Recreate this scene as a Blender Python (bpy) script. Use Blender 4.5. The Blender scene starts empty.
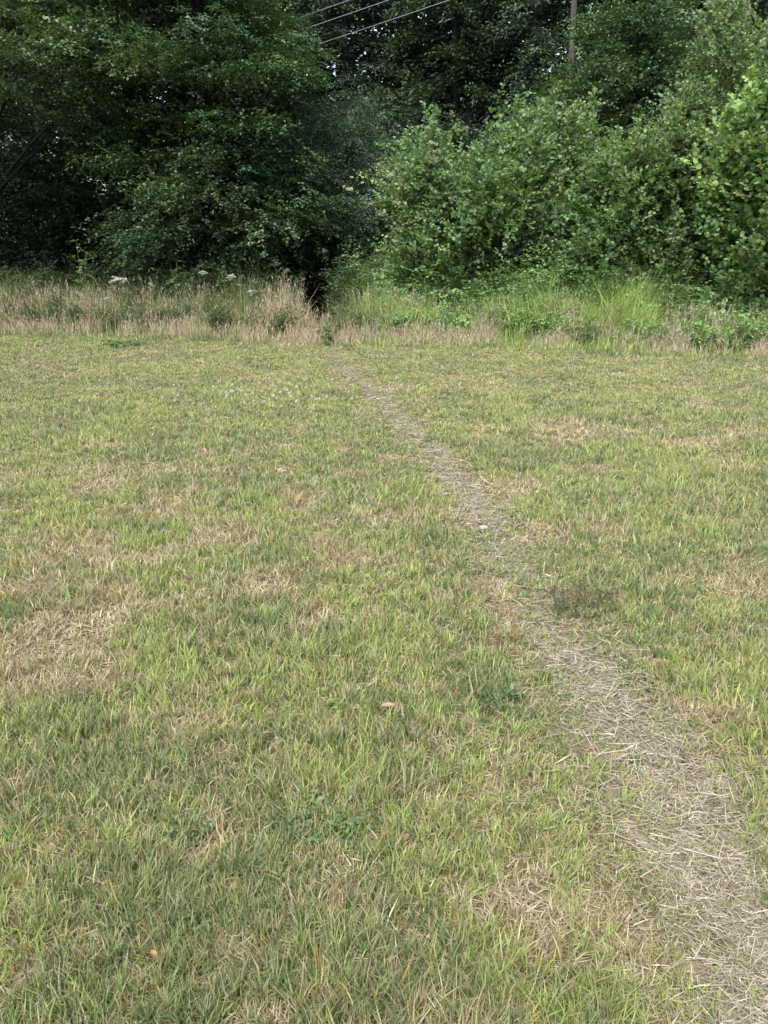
import bpy, math, random
import numpy as np

random.seed(7)
rng = np.random.default_rng(11)
SC = bpy.context.scene
COL = SC.collection
PI = math.pi

# ------------------------------------------------------------------ camera
F, PITCH, CAMZ = 759.0, math.radians(18.7), 1.6
cd = bpy.data.cameras.new('camera')
cd.sensor_fit = 'VERTICAL'
cd.sensor_height = 24.0
cd.lens = F / 1024.0 * 24.0
cd.clip_start, cd.clip_end = 0.05, 1500.0
cam = bpy.data.objects.new('camera', cd)
COL.objects.link(cam)
cam.location = (0, 0, CAMZ)
cam.rotation_euler = (PI / 2 - PITCH, 0, 0)
SC.camera = cam

# ------------------------------------------------------------------ light
SUN_EL, SUN_AZ = math.radians(60), math.radians(205)     # azimuth clockwise from +Y: high, behind the camera, a little to the left
w = bpy.data.worlds.new('World')
SC.world = w
w.use_nodes = True
nt = w.node_tree
bgn = nt.nodes['Background']
sky = nt.nodes.new('ShaderNodeTexSky')
sky.sky_type = 'NISHITA'
sky.sun_disc = False
sky.sun_elevation, sky.sun_rotation = SUN_EL, SUN_AZ
sky.dust_density, sky.air_density = 3.0, 1.0
hs = nt.nodes.new('ShaderNodeHueSaturation')
hs.inputs['Saturation'].default_value = 0.6              # a thin layer of cloud over the sky
nt.links.new(sky.outputs[0], hs.inputs['Color'])
nt.links.new(hs.outputs[0], bgn.inputs['Color'])
bgn.inputs['Strength'].default_value = 0.13
sl = bpy.data.lights.new('sun', 'SUN')
sl.energy, sl.angle, sl.color = 1.4, math.radians(12), (1.0, 0.96, 0.90)
sun = bpy.data.objects.new('sun', sl)
COL.objects.link(sun)
sun.rotation_euler = (PI / 2 - SUN_EL, 0, PI - SUN_AZ)
SC.view_settings.view_transform = 'Standard'
SC.view_settings.look = 'None'
SC.view_settings.gamma = 1.0
SC.view_settings.use_curve_mapping = False
SC.view_settings.exposure = 1.76
SC.cycles.max_bounces = 5
SC.cycles.diffuse_bounces = 3
SC.cycles.glossy_bounces = 2
SC.cycles.transmission_bounces = 3
SC.cycles.caustics_reflective = SC.cycles.caustics_refractive = False


# ------------------------------------------------------------------ helpers
def ray(px, py):
    u, v = (px - 384) / F, (512 - py) / F
    return np.array([u, math.cos(PITCH) + v * math.sin(PITCH), -math.sin(PITCH) + v * math.cos(PITCH)])


def on_ground(px, py):
    d = ray(px, py)
    t = -CAMZ / d[2]
    return d[0] * t, d[1] * t


def at(px, py, Y):
    d = ray(px, py)
    t = Y / d[1]
    return np.array([d[0] * t, Y, CAMZ + d[2] * t])


def norm(a):
    return a / np.maximum(np.linalg.norm(a, axis=-1, keepdims=True), 1e-9)


_tab = np.random.default_rng(3).random((512, 512))


def vnoise(x, y, s, seed=0):
    x = np.asarray(x, float) / s + seed * 17.31 + 200
    y = np.asarray(y, float) / s + seed * 9.77 + 200
    xi, yi = np.floor(x).astype(int), np.floor(y).astype(int)
    fx, fy = x - xi, y - yi
    fx, fy = fx * fx * (3 - 2 * fx), fy * fy * (3 - 2 * fy)
    T = lambda a, b: _tab[a % 512, b % 512]
    return (T(xi, yi) * (1 - fx) + T(xi + 1, yi) * fx) * (1 - fy) + (T(xi, yi + 1) * (1 - fx) + T(xi + 1, yi + 1) * fx) * fy


def fbm(x, y, s, seed=0, o=3):
    r, a, t = 0, 1.0, 0
    for k in range(o):
        r = r + a * vnoise(x, y, s / 2 ** k, seed + k)
        t += a
        a *= 0.55
    return r / t


def sstep(a, b, x):
    t = np.clip((x - a) / (b - a), 0, 1)
    return t * t * (3 - 2 * t)


# the path: left and right edge read off at several heights of the photograph
PATH = [(1060, 700, 900), (1000, 678, 860), (900, 640, 800), (850, 618, 790), (780, 588, 748), (720, 556, 690), (660, 530, 622), (600, 497, 566),
        (540, 470, 524), (500, 447, 494), (460, 420, 464), (430, 394, 432), (400, 365, 396), (370, 337, 363), (350, 318, 342)]
_py, _pc, _ph = [], [], []
for y_, l_, r_ in PATH:
    a_, b_ = on_ground(l_, y_), on_ground(r_, y_)
    _py.append(a_[1]); _pc.append((a_[0] + b_[0]) / 2); _ph.append((b_[0] - a_[0]) / 2)
_py += [16.5, 19.0, 24.0]; _pc += [-1.42, -1.75, -2.3]; _ph += [.13, .16, .2]
_py.insert(0, -3.0); _pc.insert(0, _pc[0] + .45); _ph.insert(0, _ph[0])


def pdist(x, y):
    c, h = np.interp(y, _py, _pc), np.interp(y, _py, _ph)
    return np.abs(x - c) / h


def gh(x, y):
    far = sstep(17, 30, y)
    z = 0.035 * (fbm(x, y, 1.6, 5, 2) - .5) * 2 + 0.022 * (fbm(x, y, .42, 9, 2) - .5)
    z = z - 0.02 * (1 - sstep(.4, 1.6, pdist(x, y)))
    return z + far * .25


def edge_y(x):                      # where the mown lawn ends
    return np.interp(x, [-12, -8, -4, -1.2, 0.5, 3, 6, 12], [16.4, 16.3, 15.7, 14.9, 14.6, 13.5, 12.5, 12.0]) + .35 * (vnoise(x, x * 0, .9, 2) - .5) + .8 * (vnoise(x, x * 0, 2.3, 4) - .5)


# dry and worn patches of the lawn, read off the photograph: pixel, radii in metres, strength
DRY = [(30, 485, .55, .5, .6), (100, 545, .45, .3, .8), (60, 555, .4, .25, .7), (215, 832, .14, .10, 1.3), (300, 800, .16, .1, .5), (590, 435, .7, .4, .7), (680, 530, .6, .35, .8),
       (742, 566, .25, .18, 1.3), (560, 492, .5, .25, .6), (400, 560, .3, .25, .5), (280, 548, .3, .2, .5), (150, 690, .25, .15, .7), (95, 690, .2, .1, .6),
       (420, 640, .2, .2, .4), (260, 700, .2, .1, .5), (15, 800, .08, .06, 1.3), (730, 715, .18, .08, 1.1), (480, 905, .1, .06, .7), (330, 905, .1, .08, .4),
       (40, 375, 1.2, .35, .6), (720, 600, .2, .12, .5), (640, 950, .08, .06, .7), (130, 960, .08, .05, .6), (350, 470, .6, .4, .4), (230, 640, .25, .15, .5),
       (40, 640, .3, .2, .5), (640, 470, .9, .2, .5), (720, 390, 1.4, .25, .35), (360, 1000, .12, .05, .5), (400, 790, .1, .08, .5), (500, 790, .12, .06, .5)]
LUSH = [(200, 660, .3, .2, .5), (450, 640, .25, .2, .5), (120, 780, .2, .1, .5), (240, 900, .2, .1, .6), (90, 900, .2, .1, .5), (560, 410, 1.0, .4, .5), (80, 500, .5, .2, .3), (460, 760, .3, .1, .6),
        (400, 700, .3, .1, .7), (250, 395, 1.5, .4, .6), (120, 350, .6, .2, .6), (560, 560, .3, .3, .4), (680, 620, .3, .1, .5), (510, 700, .1, .15, .8), (380, 960, .25, .1, .5), (330, 640, .2, .1, .4), (600, 330, 3, .6, .3)]
DRYW = [on_ground(a, b) + (c, d, e) for a, b, c, d, e in DRY]
LUSHW = [on_ground(a, b) + (c, d, e) for a, b, c, d, e in LUSH]


def dryness(x, y):
    d = .31 - .17 * sstep(4, 10, y) + 1.0 * (fbm(x, y, 1.1, 21, 3) - .5) + 2.1 * (fbm(x, y, .38, 31, 3) - .5) + .3 * sstep(4, 9, y) * (fbm(x * .4, y, .5, 33, 2) - .5)
    ax, ay = x + .25 * (fbm(x, y, .3, 41) - .5), y + .25 * (fbm(x, y, .3, 51) - .5)
    for cx, cy, rx, ry, s in DRYW:
        d = d + .6 * s * np.exp(-((ax - cx) / rx) ** 2 - ((ay - cy) / ry) ** 2)
    for cx, cy, rx, ry, s in LUSHW:
        d = d - s * np.exp(-((ax - cx) / rx) ** 2 - ((ay - cy) / ry) ** 2)
    return d


def mesh_np(name, V, faces, C=None, mat=None, parent=None, smooth=False):
    """faces: list of int arrays (n,k), one array per face size"""
    me = bpy.data.meshes.new(name)
    V = np.ascontiguousarray(V, dtype=np.float32)
    me.vertices.add(len(V))
    me.vertices.foreach_set('co', V.ravel())
    li = np.concatenate([f.ravel() for f in faces]).astype(np.int32)
    tot = np.concatenate([np.full(len(f), f.shape[1]) for f in faces])
    st = np.concatenate([[0], np.cumsum(tot)[:-1]]).astype(np.int32)
    me.loops.add(len(li))
    me.loops.foreach_set('vertex_index', li)
    me.polygons.add(len(st))
    me.polygons.foreach_set('loop_start', st)
    if smooth:
        me.polygons.foreach_set('use_smooth', np.ones(len(st), bool))
    me.update(calc_edges=True)
    if C is not None:
        a = me.color_attributes.new('tint', 'FLOAT_COLOR', 'POINT')
        c4 = np.ones((len(V), 4), np.float32)
        c4[:, :3] = C
        a.data.foreach_set('color', c4.ravel())
    o = bpy.data.objects.new(name, me)
    COL.objects.link(o)
    if mat: me.materials.append(mat)
    if parent is not None: o.parent = parent
    return o


def tag(o, label=None, cat=None, group=None, kind=None):
    if label: o['label'] = label
    if cat: o['category'] = cat
    if group: o['group'] = group
    if kind: o['kind'] = kind
    return o


def thing(name, loc, label, cat, group=None):
    o = bpy.data.objects.new(name, None)
    COL.objects.link(o)
    o.location = loc
    o.empty_display_size = .2
    return tag(o, label, cat, group)


def local(V, root):
    return V - np.array(root.location)


class Tubes:
    """tapered tubes collected into one mesh"""
    def __init__(s): s.V, s.Q, s.n = [], [], 0

    def add(s, pts, rad, k=6):
        pts = np.asarray(pts, float); rad = np.asarray(rad, float)
        T = norm(np.gradient(pts, axis=0))
        ref = np.array([0, 0, 1.0]) if abs(T[0, 2]) < .8 else np.array([1.0, 0, 0])
        A = norm(np.cross(T, ref)); B = np.cross(T, A)
        an = np.arange(k) * 2 * PI / k
        ring = pts[:, None] + rad[:, None, None] * (A[:, None] * np.cos(an)[None, :, None] + B[:, None] * np.sin(an)[None, :, None])
        m = len(pts)
        idx = s.n + np.arange(m * k).reshape(m, k)
        a, b = idx[:-1], idx[1:]
        s.V.append(ring.reshape(-1, 3))
        s.Q.append(np.stack([a, np.roll(a, -1, 1), np.roll(b, -1, 1), b], -1).reshape(-1, 4))
        s.n += m * k

    def build(s, name, mat, parent=None, root=None):
        V = np.concatenate(s.V)
        if root is not None: V = local(V, root)
        return mesh_np(name, V, [np.concatenate(s.Q)], None, mat, parent, True)


def leaves(P, T, N, L, W, C, six=False, cup=.12):
    """leaf blades as flat folded shapes: base P, axis T, normal N"""
    n = len(P)
    T = norm(T); S = norm(np.cross(T, N)); N = np.cross(S, T)
    L = np.broadcast_to(L, n)[:, None]; W = np.broadcast_to(W, n)[:, None]
    if not six:
        V = np.stack([P, P + T * L * .45 + S * W * .5 + N * L * cup, P + T * L, P + T * L * .45 - S * W * .5 + N * L * cup], 1)
        k = 4
    else:
        V = np.stack([P, P + T * L * .28 + S * W * .46 + N * L * cup, P + T * L * .68 + S * W * .42 + N * L * cup, P + T * L - N * L * cup * .6,
                      P + T * L * .68 - S * W * .42 + N * L * cup, P + T * L * .28 - S * W * .46 + N * L * cup], 1)
        k = 6
    return V.reshape(-1, 3), np.arange(n * k).reshape(n, k), np.repeat(C, k, axis=0)


def sprays(B, D, SL, k, leaf, aspect, C, droop=.25, up=1.0, six=False, wild=.35, cup=.12):
    """each spray is a twig (base B, direction D) with k leaves set alternately in its plane"""
    M = len(B)
    SL = np.broadcast_to(SL, M)
    t = (np.arange(k) + .6) / k
    D = norm(D)
    Nn = norm(np.array([0, 0, 1.0]) * up + rng.normal(0, wild, (M, 3)))
    S = norm(np.cross(D, Nn))
    P = B[:, None] + D[:, None] * (t[None, :, None] * SL[:, None, None])
    P[..., 2] -= droop * (t ** 2)[None] * SL[:, None]
    sg = np.where(np.arange(k) % 2 == 0, 1, -1)[None, :, None]
    T = D[:, None] * .75 + S[:, None] * sg * (1 - .5 * t)[None, :, None] + rng.normal(0, .25, (M, k, 3))
    T[..., 2] -= droop * .6
    N = Nn[:, None] + rng.normal(0, wild, (M, k, 3))
    L = leaf * (1.1 - .35 * t)[None] * rng.uniform(.7, 1.25, (M, k))
    c = C[:, None] * rng.uniform(.72, 1.28, (M, k, 1)) * (1 + rng.normal(0, .06, (M, k, 3)))
    P = P + rng.normal(0, .25, (M, k, 3)) * leaf
    return leaves(P.reshape(-1, 3), T.reshape(-1, 3), N.reshape(-1, 3), L.ravel(), L.ravel() * aspect, np.clip(c.reshape(-1, 3), 0.004, 1), six, cup)


# ------------------------------------------------------------------ materials
def mat_leaf(name, rough=.5, spec=.35, transl=.3, tcol=(1.1, 1.25, .5)):
    m = bpy.data.materials.new(name); m.use_nodes = True
    t = m.node_tree; b = t.nodes['Principled BSDF']; out = t.nodes['Material Output']
    a = t.nodes.new('ShaderNodeAttribute'); a.attribute_name = 'tint'
    t.links.new(a.outputs['Color'], b.inputs['Base Color'])
    b.inputs['Roughness'].default_value = rough
    b.inputs['Specular IOR Level'].default_value = spec
    if transl:
        tr = t.nodes.new('ShaderNodeBsdfTranslucent')
        mx = t.nodes.new('ShaderNodeMixShader'); mx.inputs[0].default_value = transl
        mu = t.nodes.new('ShaderNodeMix'); mu.data_type = 'RGBA'; mu.blend_type = 'MULTIPLY'; mu.inputs[0].default_value = 1
        mu.inputs[7].default_value = tcol + (1,)
        t.links.new(a.outputs['Color'], mu.inputs[6]); t.links.new(mu.outputs[2], tr.inputs['Color'])
        t.links.new(b.outputs[0], mx.inputs[1]); t.links.new(tr.outputs[0], mx.inputs[2]); t.links.new(mx.outputs[0], out.inputs['Surface'])
    return m


def mat_noise(name, stops, scale, detail=6, rough=.9, bump=.3, stretch=(1, 1, 1), bscale=None, spec=.2):
    m = bpy.data.materials.new(name); m.use_nodes = True
    t = m.node_tree; b = t.nodes['Principled BSDF']
    tc = t.nodes.new('ShaderNodeTexCoord'); mp = t.nodes.new('ShaderNodeMapping'); mp.inputs['Scale'].default_value = stretch
    n = t.nodes.new('ShaderNodeTexNoise'); n.inputs['Scale'].default_value = scale; n.inputs['Detail'].default_value = detail; n.inputs['Roughness'].default_value = .65
    r = t.nodes.new('ShaderNodeValToRGB')
    while len(r.color_ramp.elements) < len(stops): r.color_ramp.elements.new(.5)
    for e, (p, c) in zip(r.color_ramp.elements, stops): e.position = p; e.color = c + (1,)
    t.links.new(tc.outputs['Object'], mp.inputs[0]); t.links.new(mp.outputs[0], n.inputs['Vector']); t.links.new(n.outputs['Fac'], r.inputs[0])
    t.links.new(r.outputs[0], b.inputs['Base Color'])
    b.inputs['Roughness'].default_value = rough; b.inputs['Specular IOR Level'].default_value = spec
    n2 = t.nodes.new('ShaderNodeTexNoise'); n2.inputs['Scale'].default_value = bscale or scale * 3; n2.inputs['Detail'].default_value = 5
    t.links.new(mp.outputs[0], n2.inputs['Vector'])
    bp = t.nodes.new('ShaderNodeBump'); bp.inputs['Strength'].default_value = bump; bp.inputs['Distance'].default_value = .02
    t.links.new(n2.outputs['Fac'], bp.inputs['Height']); t.links.new(bp.outputs[0], b.inputs['Normal'])
    return m


M_soil = mat_noise('lawn soil', [(.3, (.05, .045, .025)), (.5, (.10, .09, .045)), (.7, (.17, .14, .08))], 7, bscale=60)
M_path = mat_noise('trodden earth', [(.3, (.07, .065, .035)), (.5, (.13, .112, .068)), (.68, (.22, .19, .125))], 14, bscale=90, bump=.6)
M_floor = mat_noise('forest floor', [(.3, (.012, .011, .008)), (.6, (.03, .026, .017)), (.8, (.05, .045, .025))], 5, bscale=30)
M_bark = mat_noise('grey bark', [(.3, (.035, .032, .03)), (.55, (.075, .07, .064)), (.75, (.12, .11, .10))], 9, stretch=(1, 1, .25), bump=.6)
M_darkbark = mat_noise('dark bark', [(.3, (.010, .010, .010)), (.7, (.024, .023, .022))], 9, stretch=(1, 1, .25), bump=.6)
M_grass = mat_leaf('grass blade', .55, .3, .3, (1.15, 1.2, .6))
M_straw = mat_leaf('dead straw', .7, .2, .12, (1, 1, .9))
M_leafd = mat_leaf('dark tree leaf', .48, .32, .22)
M_leafs = mat_leaf('shrub leaf', .6, .22, .35)
M_petal = mat_leaf('petal', .7, .1, .3, (1, 1, 1))
M_stone = mat_noise('pale stone', [(.3, (.22, .2, .16)), (.7, (.36, .33, .27))], 30, bump=.3)
M_wire = bpy.data.materials.new('weathered cable'); M_wire.use_nodes = True
M_wire.node_tree.nodes['Principled BSDF'].inputs['Base Color'].default_value = (.24, .26, .28, 1)
M_wire.node_tree.nodes['Principled BSDF'].inputs['Roughness'].default_value = .55


# ------------------------------------------------------------------ ground
def grid(xs, ys, z):
    X, Y = np.meshgrid(xs, ys)
    V = np.stack([X, Y, z(X, Y)], -1).reshape(-1, 3)
    i = np.arange(X.size).reshape(X.shape)
    Q = np.stack([i[:-1, :-1], i[:-1, 1:], i[1:, 1:], i[1:, :-1]], -1).reshape(-1, 4)
    return V, Q


xs = np.concatenate([[-600, -250, -100, -50, -30, -20], np.arange(-14, 14.01, .08), [20, 30, 50, 100, 250, 600]])
ys = np.concatenate([[-300, -100, -30, -10, -4], np.arange(-1, 19, .07), [20, 22, 25, 30, 40, 60, 100, 250, 900]])
V, Q = grid(xs, ys, gh)
tag(mesh_np('ground', V, [Q], None, M_soil, None, True), 'rough field ground under the mown grass', 'ground', kind='structure')

ys = np.arange(.2, 23, .05)
V, Q = grid(np.linspace(-1, 1, 15), ys, lambda a, b: a * 0)
c_ = np.interp(V[:, 1], _py, _pc); h_ = np.interp(V[:, 1], _py, _ph)
wob = .82 + .9 * (fbm(np.sign(V[:, 0]) * 5, V[:, 1], .30, 61) - .5)
V[:, 0] = c_ + V[:, 0] * h_ * wob
V[:, 2] = gh(V[:, 0], V[:, 1]) + .004
tag(mesh_np('path', V, [Q], None, M_path, None, True), 'narrow trodden footpath curving across the field into the trees', 'path', kind='structure')

V, Q = grid(np.arange(-40, 40.1, .8), np.arange(0, 1.01, .02), lambda a, b: a * 0)
V[:, 1] = (edge_y(np.clip(V[:, 0], -12, 12)) + 1.3) * (1 - V[:, 1]) + 70 * V[:, 1]
V[:, 2] = gh(V[:, 0], V[:, 1]) + .012 + .05 * sstep(0, 3, V[:, 1] - 17)
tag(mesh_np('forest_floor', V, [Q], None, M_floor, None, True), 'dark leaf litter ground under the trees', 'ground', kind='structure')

# ------------------------------------------------------------------ lawn grass
GREEN = np.array([.130, .212, .066]); LIME = np.array([.275, .37, .095]); OLIVE = np.array([.29, .285, .11])
STRAW = np.array([.44, .39, .255]); BROWN = np.array([.27, .20, .13]); DEEP = np.array([.07, .125, .045])


def pick(n, probs, cols):
    """choose one of the colours per row with row-wise weights"""
    P = np.stack([np.broadcast_to(p, n) for p in probs], 1); P = np.clip(P, 1e-6, None); P /= P.sum(1, keepdims=True)
    r = rng.random(n)[:, None]
    i = (r > np.cumsum(P, 1)).sum(1).clip(0, len(cols) - 1)
    return np.array(cols)[i]


def scatter(n_tot, y0, y1, p, side=2.7, k=.57):
    """positions in the wedge in front of the camera; density falls as Y**-p"""
    Y = np.linspace(y0, y1, 4000)
    wdt = 2 * (k * Y + side)
    d = np.cumsum(wdt * np.maximum(Y, 1.2) ** -p); d /= d[-1]
    y = np.interp(rng.random(n_tot), d, Y)
    x = rng.uniform(-1, 1, n_tot) * (k * y + side)
    return x, y


def blades(name, P, az, lean, L, W, C, curl, mat, tipc=None):
    """bent tapering blades: P base, az azimuth, lean from vertical, curl extra bend"""
    n = len(P)
    h = np.stack([np.cos(az), np.sin(az), az * 0], 1)
    up = np.array([0, 0, 1.0])
    a1, a2 = lean, lean + curl
    d1 = h * np.sin(a1)[:, None] + up * np.cos(a1)[:, None]
    d2 = h * np.sin(a2)[:, None] + up * np.cos(a2)[:, None]
    tw = rng.uniform(0, PI, n)
    s = np.stack([np.cos(tw), np.sin(tw), tw * 0], 1)
    s = norm(s - d1 * (s * d1).sum(1, keepdims=True)) * (W * .5)[:, None]
    m = P + d1 * (L * .5)[:, None]
    t = m + d2 * (L * .5)[:, None]
    V = np.stack([P - s, P + s, m + s * .85, m - s * .85, t], 1).reshape(-1, 3)
    i = np.arange(n)[:, None] * 5
    quad = i + np.array([[0, 1, 2, 3]]); tri = i + np.array([[3, 2, 4]])
    Cc = np.repeat(C[:, None], 5, 1)
    if tipc is not None: Cc[:, 4] = Cc[:, 4] * .4 + tipc * .6
    return mesh_np(name, V, [quad, tri], Cc.reshape(-1, 3), mat)


def lawn():
    NT = 124000; K = 12
    x, y = scatter(NT, .55, 18.0, 1.12)
    pd = pdist(x, y)
    d = dryness(x, y)
    n1 = fbm(x, y, .22, 71, 2)
    bare = 1 - sstep(.2, .88, pd + 1.3 * (n1 - .5) + .5 * (fbm(x, y, .07, 75, 1) - .5))
    # around half way the path is mostly overgrown
    over = np.exp(-((y - 3.6) / .6) ** 2) * 1.25 + .42 + .4 * sstep(5, 9, y) + 1.2 * sstep(10.5, 14, y)
    keep = rng.random(NT) > bare * (1 - over * .55)
    keep &= rng.random(NT) > .55 * sstep(1.0, 1.7, d)
    keep &= y < edge_y(x) + 1.4
    x, y, d, pd = x[keep], y[keep], d[keep], pd[keep]
    n = len(x)
    tall = (.45 + .9 * fbm(x, y, .45, 81, 2) + .5 * fbm(x, y, .11, 83, 1)) * rng.uniform(.7, 1.25, n)
    bright = fbm(x, y, .5, 91, 2)
    near = sstep(1.1, 2.1, pd)                        # grass beside the path is shorter and browner
    dd = d + .08 * (1 - near)
    wl = sstep(.42, .62, bright)
    g = 1 - sstep(.3, .8, dd)
    col = pick(n, [g * (1 - wl) * 1.2, g * (.25 + wl), .28 + .2 * dd, .9 * sstep(.4, 1.0, dd), .9 * sstep(.45, 1.1, dd), g * .3], [GREEN, LIME, OLIVE, STRAW, BROWN, DEEP])
    far = np.maximum(y, 1.3)
    wmul = (far / 1.8) ** .58
    spread = .016 * wmul
    rep = lambda a: np.repeat(a, K, axis=0)
    tc = rng.uniform(0, 2 * PI, n)
    az = rng.uniform(0, 2 * PI, n * K)
    rr = np.abs(rng.normal(0, 1, n * K)) * rep(spread)
    X = rep(x) + np.cos(az) * rr; Yy = rep(y) + np.sin(az) * rr
    lean = np.abs(rng.normal(.2, .26, n * K)) + .25 * rep(1 - sstep(.1, .8, 1.2 - dd))
    az2 = np.where(rng.random(n * K) < .4, rep(tc), az + rng.normal(0, .8, n * K))
    L = .050 * (1 + 1.6 * rep(sstep(-1.1, .3, y - edge_y(x)))) * rep(tall) * rng.uniform(.5, 1.35, n * K) * rep(1 - .38 * sstep(.7, 1.3, dd)) * rep(1 - .3 * sstep(5, 11, y)) * rep(.6 + .4 * near)
    Wd = .0036 * rep(wmul) * rng.uniform(.7, 1.4, n * K)
    c = rep(col * rng.uniform(.8, 1.2, (n, 1))) * rng.uniform(.75, 1.25, (n * K, 1)) * (1 + rng.normal(0, .05, (n * K, 3)))
    odd = rng.random(n * K)
    c = np.where((odd < .14)[:, None], STRAW * rng.uniform(.6, 1.15, (n * K, 1)), c)
    c = np.where((odd > .86)[:, None], OLIVE * rng.uniform(.7, 1.3, (n * K, 1)), c)
    c = np.where((odd > .9975)[:, None], np.array([.45, .18, .05]), c)
    P = np.stack([X, Yy, gh(X, Yy) - .003], 1)
    o = blades('grass', P, az2, lean, L, Wd, np.clip(c, .01, 1), rng.uniform(.0, .7, n * K), M_grass, STRAW * .8)
    tag(o, 'short mown meadow grass, green with yellowed tufts, covering the field', 'grass', kind='stuff')

    # thatch: dead blades lying flat between the tufts
    n = 310000
    x, y = scatter(n, .55, 18.0, 1.2)
    pd = pdist(x, y)
    keep = (y < edge_y(x) + .4) & ((pd > .95) | (rng.random(n) < .25))
    x, y = x[keep], y[keep]; n = len(x)
    d = dryness(x, y)
    wm = (np.maximum(y, 1.3) / 1.8) ** .58
    col = pick(n, [1 * sstep(.3, 1, d) + .25, .8, .45], [STRAW * .92, BROWN * 1.05, OLIVE * .8]) * rng.uniform(.65, 1.25, (n, 1))
    P = np.stack([x, y, gh(x, y) + rng.uniform(.001, .012, n)], 1)
    o = blades('dead_grass', P, rng.uniform(0, 2 * PI, n), rng.uniform(1.15, 1.6, n), rng.uniform(.03, .075, n) * wm ** .4, .0026 * wm * rng.uniform(.6, 1.3, n), col, rng.uniform(-.2, .25, n), M_straw)
    tag(o, 'matted dead grass blades lying between the green tufts', 'dead grass', kind='stuff')


lawn()


def straw_litter():
    n = 48000
    y = rng.random(n) ** 1.9 * 15.5 + .6
    c = np.interp(y, _py, _pc); h = np.interp(y, _py, _ph)
    x = c + rng.normal(0, .52, n) * h
    dens = np.where((y > 2.9) & (y < 4.5), .28, 1.0)
    k = rng.random(n) < dens * (1 - .75 * sstep(3.2, 7, y)) * (1 - .8 * sstep(9, 13, y))
    x, y = x[k], y[k]; n = len(x)
    wm = (np.maximum(y, 1.3) / 1.8) ** .7
    L = rng.gamma(2.6, .019, n).clip(.015, .22) * wm ** .3
    az = rng.normal(-.35, .95, n)
    col = pick(n, [1, .7, .5, .25], [np.array([.38, .338, .262]), np.array([.25, .213, .160]), np.array([.16, .134, .096]), np.array([.52, .476, .385])]) * rng.uniform(.7, 1.15, (n, 1))
    P = np.stack([x, y, gh(x, y) + rng.uniform(.005, .022, n)], 1)
    o = blades('straw', P, az, rng.normal(1.54, .10, n), L, .0018 * wm * rng.uniform(.6, 1.5, n), col, rng.normal(0, .26, n), M_straw)
    tag(o, 'pale dry straw and cut stalks scattered along the footpath', 'straw', kind='stuff')


straw_litter()

# ------------------------------------------------------------------ rough edge: tall grasses and undergrowth
def band(n, d0, d1, x0=-11, x1=11):
    x = rng.uniform(x0, x1, n); return x, edge_y(x) + rng.uniform(d0, d1, n)


def pxx(px, Y):   # world x of a pixel column at distance Y, near eye level
    return (px - 384) / F * Y / 1.06


def tall_dry():
    n = 82000
    x, y = band(n, -.25, 1.6)
    dd = y - edge_y(x)
    # strength along the edge, read off the photograph
    s = np.interp(x, [-11, -8, -6.5, -5, -4, -3, -2.2, -1.6, -1.1, -.4, .6, 1.6, 2.6, 4, 6, 11], [.8, .9, .8, .5, .95, .35, 1.0, .6, 1.0, 1.0, 1.0, 1.0, .9, .85, .85, .8])
    clump = fbm(x, y, .5, 101, 2)
    k = (rng.random(n) < s * .95 * sstep(.40, .60, clump + .06) * (.35 + .65 * sstep(-.3, .2, dd))) & (pdist(x, y) > .45)
    x, y, dd = x[k], y[k], dd[k]; n = len(x)
    left = (x < -.9); dip = .42 + .58 * sstep(.6, 4.5, pdist(x, y))
    Hh = dip * (.30 + .70 * sstep(-.3, 1.0, dd)) * np.where(left, .92, .78) * (.35 + 1.15 * fbm(x, y, .6, 111, 3)) * rng.uniform(.4, 1.2, n)
    col = pick(n, [1, .8, .5, .5], [np.array([.40, .33, .23]), np.array([.33, .25, .17]), np.array([.48, .42, .28]), np.array([.25, .26, .11])]) * rng.uniform(.6, 1.2, (n, 1))
    col = col * np.where(left, 1.3, 1.2)[:, None]
    gz = gh(x, y)
    az = rng.uniform(0, 2 * PI, n); lean = np.abs(rng.normal(.1, .2, n))
    P = np.stack([x, y, gz], 1)
    curl = rng.uniform(0, .45, n)
    o = blades('tall_dry_grass', P, az, lean, Hh, .006 * rng.uniform(.6, 1.2, n), col, curl, M_straw)
    tag(o, 'tall pale dry grass standing along the edge of the field', 'tall grass', kind='stuff')
    # seed heads: feathery tufts of tiny slivers at the stem tips
    sel = rng.random(n) < .28
    Ps, az_, le, H_, cu = P[sel], az[sel], lean[sel], Hh[sel], curl[sel]
    h = np.stack([np.cos(az_), np.sin(az_), az_ * 0], 1); up = np.array([0, 0, 1.])
    tip = Ps + (h * np.sin(le)[:, None] + up * np.cos(le)[:, None]) * (H_ * .5)[:, None] + (h * np.sin(le + cu)[:, None] + up * np.cos(le + cu)[:, None]) * (H_ * .44)[:, None]
    m = len(tip); kk = 4
    B = np.repeat(tip, kk, 0) + rng.normal(0, .012, (m * kk, 3)) + np.array([0, 0, 1]) * rng.uniform(-.10, .04, (m * kk, 1))
    cc = np.repeat(np.array([[.40, .325, .24]]), m * kk, 0) * rng.uniform(.7, 1.2, (m * kk, 1))
    o = blades('grass_seed_heads', B, rng.uniform(0, 2 * PI, m * kk), np.abs(rng.normal(.2, .25, m * kk)), rng.uniform(.04, .09, m * kk), np.full(m * kk, .007), cc, rng.uniform(0, .4, m * kk), M_straw)
    tag(o, 'feathery beige seed heads on the tall dry grass', 'seed heads', kind='stuff')


tall_dry()


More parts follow.
